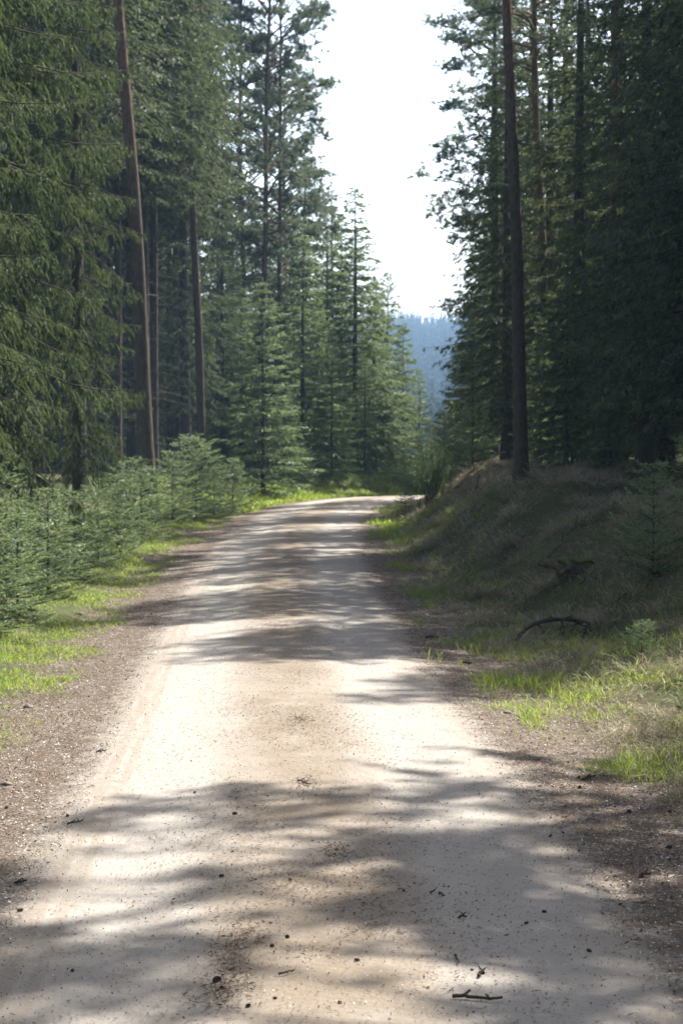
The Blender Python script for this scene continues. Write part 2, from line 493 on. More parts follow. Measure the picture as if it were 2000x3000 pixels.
    tip = bpt(np.arange(B), np.full(B, .78)); tdv = bpt(np.arange(B), np.full(B, 1.06)) - tip
    Vq.append(needle_quads(tip, unit(tdv), np.linalg.norm(tdv, axis=1), n * 4, nl, nw, rng))
    # leader
    ld = max(.25, h * .05) if not leader else leader
    Vq.append(needle_quads(np.array([[wob[-1, 0], wob[-1, 1], h - ld * .8]]), np.array([[0, 0, 1.]]), np.array([ld]), 40, nl, nw, rng, .5))
    V = np.concatenate(Vq)
    tv, tl_ = join(parts)
    vv, ll = quads(V)
    return (mesh_from(name + "_trunk", tv, 4, tl_, M['spruce_bark'], None, True), mesh_from(name + "_crown", vv, 4, ll, M[leaf]))

def pine(name, h, cb, R, seed, r0=.16, lean=(0, 0), bow=.3, nbr=60, tuft=14, deadn=6, sub=9, nl=.085, nw=.010):
    rng = np.random.default_rng(seed)
    zt = np.linspace(-.4, h, 22); f = np.clip(zt / h, 0, 1)
    cx = lean[0] * f + bow * np.sin(f * 3.1) * .5 + .025 * np.sin(zt * .7 + seed); cyy = lean[1] * f + .06 * np.cos(zt * .6 + seed)
    cx -= np.interp(0, zt, cx); cyy -= np.interp(0, zt, cyy)
    tr = np.stack([cx, cyy, zt], -1)
    rad = r0 * (1 - f * .78); rad[0] = r0 * 1.5; rad[1] *= 1.08
    parts = [tubes(tr[None], rad[None], 14)]
    B = nbr
    z = cb + (h - cb) * (np.arange(B) + rng.random(B)) / B; az = rng.random(B) * 6.283
    fr = (z - cb) / (h - cb)
    L = R * np.interp(fr, [0, .15, .5, .85, 1], [.65, 1, .85, .55, .25]) * (.5 + .7 * rng.random(B))
    rise = np.interp(fr, [0, 1], [.05, .9]) + rng.normal(size=B) * .15
    wig = rng.normal(size=(B, 2)) * .12
    def bpt(i, u):
        rr = L[i] * u; a = az[i] + wig[i, 0] * 2 * u
        zo = L[i] * (rise[i] * u + .35 * np.sin(u * 3.0) * (.4 + wig[i, 1]) - .12 * u)
        return np.stack([np.interp(z[i], zt, tr[:, 0]) + np.cos(a) * rr, np.interp(z[i], zt, tr[:, 1]) + np.sin(a) * rr, z[i] + zo], -1)
    U = np.linspace(0, 1, 8); bi = np.repeat(np.arange(B), 8)
    parts.append(tubes(bpt(bi, np.tile(U, B)).reshape(B, 8, 3), (L * .016 + .006)[:, None] * (1 - U * .75), 5))
    # sub branches
    si = np.repeat(np.arange(B), sub); N = len(si)
    u = .3 + .7 * rng.random(N) ** .8
    p0 = bpt(si, u); fw = unit(bpt(si, u + .03) - bpt(si, u - .03))
    d = unit(fw + rng.normal(size=(N, 3)) * np.array([.6, .6, .35]) + np.array([0, 0, .15]))
    l2 = (.25 + .5 * rng.random(N)) * np.minimum(1, L[si] / 1.2)
    q = np.linspace(0, 1, 3)
    parts.append(tubes(p0[:, None] + d[:, None] * (l2[:, None] * q)[..., None], np.array([[.010, .007, .004]]).repeat(N, 0), 3))
    # tufts
    kt = 5
    ti = np.repeat(np.arange(N), kt); Nt = len(ti)
    v = .35 + .65 * rng.random(Nt)
    tb = p0[ti] + d[ti] * (l2[ti] * v)[:, None] + rng.normal(size=(Nt, 3)) * .05
    td = unit(d[ti] + rng.normal(size=(Nt, 3)) * .45 + np.array([0, 0, .35]))
    V = needle_quads(tb, td, np.full(Nt, .10), tuft, nl, nw, rng, 1.1)
    res = {}
    tv, tl_ = join(parts)
    res['trunk'] = mesh_from(name + "_trunk", tv, 4, tl_, M['pine_bark'], None, True)
    vv, ll = quads(V)
    res['crown'] = mesh_from(name + "_crown", vv, 4, ll, M['pine'])
    if deadn:
        dz = cb * (.35 + .6 * rng.random(deadn)); da = rng.random(deadn) * 6.283; dl = .8 + rng.random(deadn) * 1.4
        pu = np.linspace(0, 1, 7)
        bx = np.interp(dz, zt, tr[:, 0]); by = np.interp(dz, zt, tr[:, 1])
        dp = np.stack([bx[:, None] + np.cos(da)[:, None] * dl[:, None] * pu, by[:, None] + np.sin(da)[:, None] * dl[:, None] * pu,
                       dz[:, None] + dl[:, None] * (.55 * pu - .75 * pu ** 2.2)], -1)
        for q_ in range(deadn):
            tv, tl_ = tubes(dp[q_:q_ + 1], (.018 * (1 - pu * .7))[None], 5)
            res['dead_branch' + '~' * q_] = mesh_from(name + "_dead_branch", tv, 4, tl_, M['twig'], None, True)
    return res

PROTO = {}
def reg(key, kind, meshes):
    PROTO[key] = (kind, meshes)
def sp(key, kind='spruce_tree', **kw):
    t, c = spruce(key, **kw); reg(key, kind, {'trunk': t, 'crown': c})

sp('big', h=18, R=2.35, cb=1.45, seed=3, whorl=.62, nb=7, sp2=.05, sp3=.036, n=8, nl=.028, nw=.009, hang=1.25, droop=.50, top_coarse=9.5, power=.5, r0=.19, cw=.028, twl=.11, l2f=.34, spread=.7, tipup=.55)
sp('tallA', h=18, R=2.1, cb=1.5, seed=5, whorl=.42, nb=6, sp2=.10, sp3=.06, n=5, nl=.045, nw=.012, hang=.85, droop=.45, power=.5, r0=.17, dead=10, cw=.032, twl=.12, l2f=.38, spread=.7, tipup=.5)
sp('tallB', h=19, R=1.9, cb=2.4, seed=8, whorl=.44, nb=6, sp2=.10, sp3=.06, n=5, nl=.05, nw=.013, hang=.85, droop=.5, power=.5, r0=.18, dead=18, cw=.034, twl=.13, l2f=.38, spread=.7, tipup=.5)
sp('deepA', h=18.5, R=2.0, cb=2.2, seed=11, whorl=.46, nb=7, sp2=.14, sp3=.075, n=3, nl=.09, nw=.024, hang=1.0, droop=.5, power=.5, r0=.16, dead=26, cw=.05, twl=.16)
sp('deepB', h=18, R=2.1, cb=6.5, seed=12, whorl=.44, nb=7, sp2=.14, sp3=.075, n=3, nl=.09, nw=.024, hang=.9, droop=.5, power=.4, r0=.14, dead=44, cw=.05, twl=.16)
sp('midA', h=6.6, R=1.55, cb=.2, seed=21, whorl=.30, nb=6, sp2=.075, sp3=.06, n=4, nl=.045, nw=.014, hang=.25, droop=.25, leaf='young', power=.8, r0=.06, up=.05, cw=.035, twl=.13)
sp('midB', h=9.5, R=1.8, cb=.2, seed=24, whorl=.34, nb=7, sp2=.085, sp3=.065, n=4, nl=.05, nw=.016, hang=.45, droop=.32, leaf='young', power=.7, r0=.09, cw=.042, twl=.15)
sp('midC', h=8.0, R=1.6, cb=.25, seed=29, whorl=.34, nb=7, sp2=.085, sp3=.065, n=4, nl=.05, nw=.016, hang=.4, droop=.3, leaf='young', power=.75, r0=.08, cw=.042, twl=.15)
sp('canopy', h=25, R=2.9, cb=10.5, seed=14, whorl=.5, nb=8, sp2=.15, sp3=.075, n=3, nl=.08, nw=.022, hang=.8, droop=.45, power=.35, r0=.13, dead=60, cw=.05, twl=.15, l2f=.4, spread=.7)  # high dense crown, shaped to shade the wood interior
for i, (k, s_) in enumerate((('sapA', 31), ('sapB', 33), ('sapC', 37))):
    sp(k, kind='spruce_sapling', h=1.5 + .1 * i, R=.80, cb=.05, seed=s_, whorl=.17, nb=7, sp2=.055, sp3=.06, n=8, nl=.022, nw=.007, hang=-.08, droop=.08,
       up=.28, leaf='young', power=.6, r0=.018, l2f=.45, twl=.085, leader=.26, tipup=.3, cw=.022, spread=.7)
reg('pineA', 'pine_tree', pine('pineA', 20, 11.5, 2.2, 41, r0=.18, lean=(-1.4, 0), bow=.25, deadn=5, sub=13, tuft=16, nw=.017))
reg('pineB', 'pine_tree', pine('pineB', 20, 7.5, 2.3, 43, r0=.13, lean=(-.5, 0), bow=-.2, nbr=80, deadn=5, sub=14, tuft=18, nw=.019, nl=.1))
reg('pineC', 'pine_tree', pine('pineC', 19, 6.0, 2.7, 47, r0=.14, lean=(.3, 0), bow=.35, nbr=85, deadn=3, sub=15, tuft=18, nw=.020, nl=.1))
reg('pineD', 'pine_tree', pine('pineD', 20, 13.0, 2.2, 49, r0=.165, lean=(-.9, 0), bow=.1, deadn=3, sub=12, tuft=14, nw=.017))

def put(key, x, y, rot=0, scale=1., label=None, group=None, cat=None, lean=(0, 0), sink=.03):
    kind, meshes = PROTO[key]
    r = bpy.data.objects.new(kind, None); COL.objects.link(r)
    r.empty_display_size = .3
    r.location = (x, y, gz1(x, y) - sink); r.rotation_euler = (lean[1], lean[0], rot)
    r.scale = (scale,) * 3 if isinstance(scale, (int, float)) else scale
    for nm, me in meshes.items():
        link(nm.strip('~'), me, r)
    tag(r, label, cat or {'spruce_tree': 'spruce', 'pine_tree': 'pine', 'spruce_sapling': 'sapling'}[kind], group)
    return r

HW = "trees along the sapling side of the road"
BK = "trees on the grassy bank"
# --- left side, front row
put('big', P(-35, 27), 27, .4, (.86, .86, 1), "large spruce with drooping sunlit boughs filling the top corner above the saplings", HW)
put('tallA', P(178, 33), 33, 1.9, (.52, .52, .9), "spruce with a thick reddish trunk just behind the drooping sunlit spruce", HW)
put('big', P(-190, 23.5), 23.5, 2.6, .85, "dark spruce at the very edge of the picture beside the drooping sunlit one", HW)
put('pineA', P(345, 44), 44, 0, 1.0, "tall bare pine trunk leaning slightly, standing behind the densest saplings", HW)
put('pineD', P(464, 58), 58, .0, (.8, .8, 1), "straight thin pine trunk among dark spruce boughs, lit orange along one edge", HW)
put('tallB', P(425, 63), 63, .7, 1.0, "dark spruce whose boughs hang around the thin straight pine trunk", HW)
put('tallA', P(512, 66), 66, 2.2, .62, "dark narrow spruce right behind the pointed young spruce, below the pines", HW)
put('pineB', P(590, 70), 70, 2.9, 1.0, "slender pine of the close pair, the one nearer the road", HW)
put('pineB', P(562, 74), 74, 1.2, .97, "slender pine of the close pair, the one farther from the road", HW)
put('pineC', P(628, 72), 72, .1, (.78, .78, 1), "pine with an orange trunk and wide arching boughs against the white sky", HW)
put('pineC', P(668, 78), 78, 2.5, .80, "shorter pine half hidden behind the orange trunked pine", HW)
put('midA', P(604, 58.5), 58.5, .3, (1.05, 1.05, .93), "pointed young spruce at the roadside before the bend, in front of the pines", HW)
put('midA', P(655, 62), 62, 2.0, .5, "low bushy young spruce at the foot of the pointed young spruce", HW)
put('midC', P(695, 67), 67, 1.0, (1.2, 1.2, 1.0), "middle height spruce between the pointed and the ragged young spruces", HW)
put('midA', P(762, 65.5), 65.5, 4.0, .72, "ragged young spruce with bright jutting bough tips at the outer edge of the bend", HW)
put('midB', P(752, 74), 74, 2.4, (1.25, 1.25, 1.05), "taller spruce rising behind the ragged young spruce", HW)
put('midB', P(815, 73), 73, .5, (1.25, 1.25, 1.1), "tall bright spruce by the grass at the end of the visible road", HW)
put('midC', P(858, 77), 77, 3.3, (1.2, 1.2, .98), "spruce with flat dark boughs sticking out against the sky beyond the bend", HW)
put('midB', P(890, 84), 84, 1.4, .98, "spruce beyond the bend, lower and hazier than its neighbour with flat boughs", HW)
put('midC', P(925, 92), 92, 2.7, 1.08, "hazy spruce beside the gap that opens onto the blue hill", HW)
put('midB', P(962, 104), 104, 5.1, .84, "smallest hazy spruce at the very edge of the blue gap", HW)
for dx, d, k, sc, lab in ((535, 79, 'midB', 1.25, "spruce in the thicket behind the pair of slender pines"), (588, 84, 'midC', 1.5, "tall thicket spruce filling the space under the pair of slender pines"),
                          (648, 83, 'midB', 1.3, "thicket spruce rising right behind the orange trunked pine"), (702, 80, 'midC', 1.35, "thicket spruce behind the middle height spruce"),
                          (785, 81, 'midB', 1.15, "thicket spruce between the ragged young spruce and the tall bright one"), (500, 72, 'midB', 1.1, "thicket spruce beside the thin straight pine"),
                          (555, 66, 'midC', .8, "dark young spruce just behind the pointed young spruce on its wood side"), (730, 70, 'midA', .9, "small spruce filling the dark gap beside the ragged young spruce"),
                          (838, 70, 'midA', .62, "small roadside spruce at the foot of the tall bright spruce"), (880, 74, 'midC', .6, "small spruce at the outer edge of the road where it disappears")):
    put(k, P(dx, d), d, dx * .7, sc, lab, HW)
for dx, d, sc, lab in ((700, 86, (.95, .95, .82), "tall columnar spruce closing the wall behind the orange trunked pine, the highest of its line"), (762, 88, (.9, .9, .78), "columnar spruce next down the line that steps toward the bend, behind the ragged young spruce"),
                       (818, 90, (.8, .8, .70), "columnar spruce behind the tall bright roadside spruce"), (862, 96, (.75, .75, .64), "columnar spruce behind the flat boughed spruce beyond the bend"), (640, 92, (1, 1, .85), "tall columnar spruce behind the orange trunk"), (505, 90, (1, 1, .82), "columnar spruce in the back of the thicket beside the thin straight pine"), (560, 94, (1, 1, .84), "columnar spruce in the back of the thicket under the pair of slender pines"), (606, 98, (1, 1, .86), "columnar spruce in the back of the thicket between the slender pair and the orange trunk")):
    put('tallA', P(dx, d), d, dx * .9, sc, lab, HW)
for i, (x, y, lab) in enumerate(((-6.3, 49.5, "dark trunk just behind the leaning pine, high crown added to shade the wood"), (-5.4, 56.5, "dark trunk between the leaning pine and the thin straight pine, high crown added to shade the wood"), (-5.9, 63.5, "trunk deep behind the thin straight pine, high crown added to shade the wood"))):
    put('canopy', x, y, i * 2.1, (1, 1, .8), lab, HW)  # added to keep the sun out of the wood behind
# --- right side
put('pineD', P(1197, 36), 36, 0.2, (.78, .78, .85), "thick dark pine trunk standing on the crest of the grassy bank", BK)
put('tallA', P(1165, 49), 49, .9, (.95, .95, .74), "spruce leaning its boughs over the road behind the thick dark pine trunk", BK)
put('tallB', P(1135, 56), 56, 2.9, (.8, .8, .73), "spruce with ragged boughs against the sky at the inside of the bend", BK)
put('pineC', P(1140, 70), 70, 4.0, (1.05, 1.05, .9), "pine with airy tufts reaching into the sky across from the orange trunked pine", BK)
put('midC', P(1085, 55), 55, .2, .52, "small sunlit spruce at the foot of the bank by the bend", BK)
put('midA', P(1060, 72), 72, 1.7, .80, "pale green spruce beyond the road closing the blue gap from the bank side", BK)
put('midB', P(1100, 66.5), 66.5, 3.7, .95, "yellowish spruce catching sun between the blue gap and the dark bank trees", BK)
put('pineD', P(1247, 47), 47, 1.0, (.85, .85, .68), "dark reddish trunk, nearest neighbour of the thick pine on the crest", BK)
put('pineA', P(1262, 55), 55, 2.2, (.8, .8, .85), "thin dark trunk partly covered by its reddish neighbour", BK)
put('pineD', P(1385, 41), 41, 2.0, (.95, .95, .72), "broad dim trunk deep in the shaded wood above the bank", BK)
put('tallB', P(1330, 45), 45, .4, (.95, .95, .72), "shaded spruce between the thin dark trunk and the broad dim trunk", BK)
put('tallA', P(1480, 37), 37, 3.9, .9, "black green spruce at the front of the shaded wood above the bank", BK)
put('tallA', P(1600, 31), 31, 5.0, .85, "black green spruce at the edge of the picture above the bank", BK)

for dx, d, k, sc, lab in ((1262, 50, 'tallA', (1, 1, .68), "shaded spruce whose boughs hang between the thick dark pine and its reddish neighbour"),
                          (1420, 43, 'tallA', (1.05, 1.05, .72), "shaded spruce just past the broad dim trunk above the bank"),
                          (1215, 60, 'tallB', (1.1, 1.1, .75), "shaded spruce directly behind the thick dark pine"),
                          (1345, 53, 'tallA', (1.1, 1.1, .74), "shaded spruce deep between the thin dark trunk and the broad dim one"),
                          (1300, 44, 'midB', .55, "low shaded young spruce under the boughs behind the bank crest"),
                          (1400, 40, 'midC', .5, "low shaded young spruce at the foot of the broad dim trunk"),
                          (1240, 46, 'midA', .5, "low shaded young spruce at the foot of the dark reddish trunk"),
                          (1500, 42, 'midB', .6, "low shaded young spruce far along the bank crest behind the bank saplings")):
    put(k, P(dx, d), d, dx * .3, sc, lab, BK)
for dx, d, k, sc, lab in ((300, 70, 'deepA', .9, "dark spruce deep in the wood behind the leaning pine"), (390, 76, 'deepA', .9, "dark spruce deep in the wood between leaning and thin straight pines"),
                          (340, 82, 'tallB', 1., "very dim spruce far back in the wood behind the leaning pine"), (440, 86, 'tallB', 1., "very dim spruce far back behind the thin straight pine")):
    put(k, P(dx, d), d, dx * .3, sc, lab, HW)
# --- deeper forest, both sides
rng = random.Random(7)
def filler():
    pts = []
    for side in (-1, 1):
        y = 6.0
        while y < 112:
            x = 0.0
            lim = (y / 6 + 5.5) if side < 0 else (y / 6 + 13)
            while x < lim:
                px, py = side * (x + rng.uniform(-.9, .9)), y + rng.uniform(-1.1, 1.1)
                x += 3.1
                dx = (px / py * 6000 + 1000) / K
                s = float(sdist(np.array([px]), np.array([py]))[0])
                if side < 0:
                    if s > -5.6 or dx > 415 or py < 24: continue
                    if py < 36 and s > -7.5: continue
                    if dx > 150 and py < 42: continue
                else:
                    if s < 4.6 and py < 62: continue
                    if dx < 1165: continue
                    if 1165 < dx < 1430 and py < 57: continue
                    if abs(s) < 4.5: continue
                    if py < 24 and (px > 16 or px < 11 or rng.random() < .4): continue
                    if 46 < py < 66 and 6 < px < 24 and rng.random() < .85: continue
                    if py < 36 and px < 5.2: continue
                pts.append((side, px, py, dx))
            y += 3.3
    return pts
for side, x, y, dx in filler():
    inview = -40 < dx < 1610
    if side < 0:
        lab, gr = "dim spruce crowded into the dark wood behind the saplings", "spruces in the dark wood behind the saplings"
    else:
        lab, gr = "dim spruce crowded into the dark wood above the grassy bank", "spruces in the dark wood above the grassy bank"
    put('canopy' if (side < 0 and 130 < dx and y < 80 and x > -.13 * y - 2.5) else rng.choice(['deepA', 'deepB', 'deepA']), x, y, rng.uniform(0, 6.28), (lambda q: (q, q, q * (.74 if side > 0 and x < 8.5 else .82 if side > 0 and x < 11 else .85 if side < 0 else 1)))(rng.uniform(.85, 1.12)), lab, gr)

for x, y, k, sc in ((7.4, 28.5, 'deepB', .95), (8.6, 24, 'deepA', .9), (9.5, 27.5, 'deepA', .9)):  # unseen spruces, added to keep sun streaks off the bank
    put(k, x, y, x * 5, (sc, sc, sc * .85), "unseen dim spruce outside the picture, added so its shade covers the grassy bank", "unseen spruces added to shade the bank")
_q = random.Random(19)
for y in range(-26, 20, 5):  # unseen forest edge, added to cut sky light on the shaded faces
    for x0 in (-5.6, -9.4, -13.5, 6.5, 11.5):
        if x0 > 0 and y > -1: continue
        x = x0 + _q.uniform(-.8, .8); yy = y + _q.uniform(-1.2, 1.2)
        if x < 0 and x > yy * -.19 - 2.4 and yy > 8: continue
        put('deepA', x, yy, _q.uniform(0, 6.28), _q.uniform(.9, 1.1), "unseen forest edge spruce beside and behind the viewer, added to block sky light", "unseen forest edge added behind the viewer")
# unseen airy pines added off to the bank side to dapple the near road
for x, y, k, sc in ((6.0, 12.5, 'pineC', .85), (7.2, 17.0, 'pineB', .9)):
    put(k, x, y, x * 3, sc, "unseen airy pine outside the picture, added on the bank side to shade the near sand", "unseen pines added to shade the near road")

# --- sapling hedge on the left
SAP = "young spruces in the roadside row"
saps = [ # photo column, distance, proto, scale, label
 (-30, 20.5, 'sapB', .95, "young spruce at the very start of the row, tallest twig tips at the picture edge"),
 (40, 22.5, 'sapA', .92, "low wide young spruce next to the start of the row, overhanging bare earth"),
 (110, 24.6, 'sapC', .95, "dense silvery young spruce just past the start of the roadside row"),
 (-10, 26.0, 'sapC', 1.0, "young spruce half hidden behind the low wide one at the start of the row"),
 (170, 27.5, 'sapB', .95, "young spruce beneath the thick reddish spruce trunk"),
 (90, 29.0, 'sapA', .98, "rear young spruce beneath the boughs of the drooping sunlit spruce"),
 (225, 30.5, 'sapA', 1.0, "young spruce with drooping side tips over the bright moss, before the grassy gap"),
 (270, 33.5, 'sapC', .92, "green young spruce in the middle of the row, below the dark wood"),
 (325, 36.5, 'sapB', 1.0, "yellowish young spruce beside the grass clump, at the foot of the leaning pine"),
 (300, 40.0, 'sapA', 1.05, "young spruce tucked behind the yellowish one at the foot of the leaning pine"),
 (396, 43.0, 'sapC', 1.32, "tallest young spruce, with a long upright leader, in the far half of the row"),
 (450, 45.0, 'sapB', 1.2, "broad silvery young spruce next to the tallest one of the row"),
 (492, 47.0, 'sapA', 1.18, "young spruce with a dark hollow under it near the far end of the row"),
 (535, 50.5, 'sapC', 1.0, "last young spruce of the row, sloping down to the roadside grass"),
 (440, 52.0, 'sapA', 1.45, "young spruce standing in shade behind the broad silvery one"),
]
for i, (dx, d, k, sc, lab) in enumerate(saps):
    sc *= .92 if sc < 1.1 else .80; put(k, P(dx, d), d, i * 1.7, (sc * 1.12, sc * 1.12, sc * .86), lab, SAP)
# small ones beside the far bend and on the bank
put('sapA', P(700, 62.5), 62.5, 1.0, .8, "tiny young spruce in the grass below the ragged young spruce", SAP)
put('sapC', P(1500, 21), 21, 1.0, .72, "shaded young spruce on a thin stem high on the grassy bank", "young spruces on the bank")
put('sapB', P(1640, 24), 24, 2.0, .85, "larger shaded young spruce on the bank at the picture edge", "young spruces on the bank")
put('sapA', P(1474, 16.6), 16.6, 2.6, .31, "small thin young spruce at the foot of the bank beyond the arched dead branch", "young spruces on the bank")
put('sapC', P(1672, 12.6), 12.6, 2.0, .5, "sunlit young spruce tip poking in at the edge near the shoulder", "young spruces on the bank")
put('sapB', P(1020, 50), 50, .3, 1.0, "young spruce at the bend behind the bare stemmed shrub", "young spruces on the bank")
put('sapA', P(1085, 47), 47, 3.3, 1.0, "bluish young spruce high on the bank left of the thick dark pine", "young spruces on the bank")
put('sapC', P(1050, 52), 52, 5.3, 1.05, "bluish young spruce in the gap between shrub and bank crest", "young spruces on the bank")
put('sapA', P(930, 49.5), 49.5, 4.3, (.62, .62, .4), "low dark spruce cushion at the inner edge of the road bend", "young spruces on the bank")

# ------------------------------------------------------------------ shrub with bare stems
def shrub():
    x, y = P(990, 43), 43
    r = bpy.data.objects.new("shrub", None); COL.objects.link(r); r.location = (x, y, gz1(x, y) - .03)
    g = np.random.default_rng(5); N = 46
    az = g.random(N) * 6.283; sp_ = .10 + .35 * g.random(N); H = .7 + .75 * g.random(N)
    q = np.linspace(0, 1, 6)
    bx = g.normal(size=(N, 2)) * .12
    pl = np.stack([bx[:, :1] + np.cos(az)[:, None] * (sp_ * 1.0)[:, None] * q ** 1.3, bx[:, 1:] + np.sin(az)[:, None] * sp_[:, None] * q ** 1.3, H[:, None] * q + 0 * az[:, None]], -1)
    pl += g.normal(size=pl.shape) * .012
    v, l = tubes(pl, (.007 * (1 - q * .6))[None].repeat(N, 0), 4)
    link("stems", mesh_from("stems", v, 4, l, M['twig'], None, True), r)
    ii = g.integers(0, N, 1500); t = .35 + .65 * g.random(1500)
    p = pl[ii, 0] * (1 - t)[:, None] + pl[ii, -1] * t[:, None] + g.normal(size=(1500, 3)) * .05
    V = needle_quads(p, unit(g.normal(size=(1500, 3)) * .6 + np.array([0, 0, .9])), np.full(1500, .1), 4, .05, .010, g)
    v, l = quads(V); link("foliage", mesh_from("foliage", v, 4, l, M['shrub']), r)
    tag(r, "upright thin stemmed green shrub at the foot of the bank by the bend", "shrub")
shrub()

# ------------------------------------------------------------------ dead wood, stump, sticks, cones, stones
def limb(pts, r1, r2, sides=7, seed=0, jit=.0):
    pts = np.array(pts, float)
    n = 12 if len(pts) > 2 else 6
    t = np.linspace(0, 1, len(pts)); tt = np.linspace(0, 1, n)
    P_ = np.stack([np.interp(tt, t, pts[:, k]) for k in range(3)], -1)
    P_[1:-1] = (P_[:-2] + P_[1:-1] * 2 + P_[2:]) / 4
    P_ += np.random.default_rng(seed).normal(size=P_.shape) * jit
    return tubes(P_[None], np.linspace(r1, r2, n)[None], sides)
def world_pt(dx, dy, d):
    return np.array([P(dx, d), d, PZ(dy, d)])
def arch_branch():
    d = 20.2
    pts = [(1186, 1437), (1200, 1415), (1225, 1397), (1262, 1386), (1300, 1385), (1335, 1392), (1365, 1410), (1395, 1432)]
    o = world_pt(1186, 1437, d); o = np.array([o[0], d, gz1(o[0], d)])
    W = [world_pt(a, b, d + i * .12) for i, (a, b) in enumerate(pts)]
    dz = o[2] - W[0][2] + .05
    W = [w + np.array([0, 0, dz]) for w in W]
    W[-1][2] = gz1(W[-1][0], W[-1][1]) - .03
    r = bpy.data.objects.new("dead_branch", None); COL.objects.link(r); r.location = o
    v, l = limb([w - o for w in W], .017, .034, 8, 1, .006)
    link("limb", mesh_from("limb", v, 4, l, M['twig'], None, True), r)
    tw = [((1290, 1386), (1293, 1425)), ((1290, 1388), (1286, 1418)), ((1348, 1402), (1338, 1430)), ((1338, 1428), (1322, 1450)), ((1232, 1396), (1250, 1420)), ((1325, 1392), (1312, 1415)), ((1262, 1387), (1262, 1378)), ((1300, 1384), (1316, 1376))]
    for i, (a, b) in enumerate(tw):
        A = world_pt(*a, d + .4) + np.array([0, 0, dz]) - o; B_ = world_pt(*b, d + .33) + np.array([0, 0, dz]) - o
        v, l = limb([A, (A + B_) / 2 + np.array([.012, 0, 0]), B_], .011, .005, 5, i, .003)
        link("side_twig", mesh_from("side_twig", v, 4, l, M['twig'], None, True), r)
    tag(r, "arched dead branch with broken side twigs lying on the grass below the bank", "branch")
arch_branch()
def forked():
    d = 37; x = P(1090, d); o = np.array([x, d, gz1(x, d)])
    for nm, pts, r_, lab in (("broken_branch", [(-.03, 0, 0), (.02, 0, .14), (.08, .02, .34)], .022, "short dead stub sticking up from the bank, beside the fallen stick"),
                             ("fallen_stick", [(.02, -.06, .16), (.14, -.1, .10), (.26, -.16, .05)], .018, "short dark stick leaning on the upright stub on the bank")):
        v, l = limb(pts, r_, r_ * .5, 6, 3, .008)
        tag(link(nm, mesh_from(nm, v, 4, l, M['twig'], None, True), None, tuple(o)), lab, "stick")
forked()
def bent_twig():
    d = 19.5; pts = [(1395, 1386), (1430, 1370), (1450, 1362), (1475, 1352)]; x0 = P(1395, d)
    W = [world_pt(a, b, d) for a, b in pts]; dz = gz1(x0, d) + .04 - W[0][2]
    o = np.array([x0, d, gz1(x0, d)])
    v, l = limb([w + np.array([0, 0, dz]) - o for w in W], .012, .006, 5, 9, .008)
    tag(link("fallen_branch", mesh_from("fallen_branch", v, 4, l, M['twig'], None, True), None, tuple(o)), "thin dark branch lying up the shaded bank past the arched dead branch", "branch")
bent_twig()

def blob(name, rx, ry, rz, seed, mat, rough=.18, seg=22, flat=False):
    g = np.random.default_rng(seed)
    th = np.linspace(0, 2 * math.pi, seg, endpoint=False); ph = np.linspace(0.02, math.pi - .02, seg // 2)
    T, Ph = np.meshgrid(th, ph)
    X = np.sin(Ph) * np.cos(T); Y = np.sin(Ph) * np.sin(T); Z = np.cos(Ph)
    n = 1 + rough * (vnoise(X * 2 + Z + seed, Y * 2 - Z, .7, seed) + .5 * vnoise(X * 5 + Z * 3, Y * 5 + seed, .7, seed + 1))
    if flat: Z = np.clip(Z, -1, .55)
    V = np.stack([X * n * rx, Y * n * ry, Z * n * rz], -1).reshape(-1, 3)
    a, b = T.shape; i = np.arange(a * b).reshape(a, b)
    L = np.stack([i[:-1], i[1:], np.roll(i[1:], -1, 1), np.roll(i[:-1], -1, 1)], -1).reshape(-1)
    return mesh_from(name, V, 4, L, mat, None, True)
def stump():
    x, y = G(1325, 1318)
    r = bpy.data.objects.new("tree_stump", None); COL.objects.link(r); r.location = (x, y, gz1(x, y))
    m = blob("wood", .20, .18, .22, 4, M['stump'], .25, 26, True); link("wood", m, r, (0, 0, .02))
    m = blob("moss_cap", .19, .17, .05, 6, M['moss'], .35, 24); link("moss_cap", m, r, (-.02, 0, .14))
    for k, (a, ln) in enumerate(((2.6, .5), (.4, .35), (4.0, .35))):
        v, l = limb([(0, 0, .08), (math.cos(a) * ln * .5, math.sin(a) * ln * .5, .06), (math.cos(a) * ln, math.sin(a) * ln, .0 + .1 * (k == 0))], .05, .02, 7, k, .01)
        link("root", mesh_from("root", v, 4, l, M['stump'], None, True), r)
    tag(r, "rotten tree stump under dry grass halfway up the shaded bank", "stump")
stump()
for (dx, dy, lab, rx) in ((1352, 1, "mossy earth hummock on the bank crest right of the thick dark pine", .0),):
    d = 35.0; x = P(1270, d)
    m = blob("mossy_hummock", .45, .4, .20, 12, M['moss'], .3, 26)
    tag(link("mossy_hummock", m, None, (x, d, gz1(x, d))), lab, "hummock")

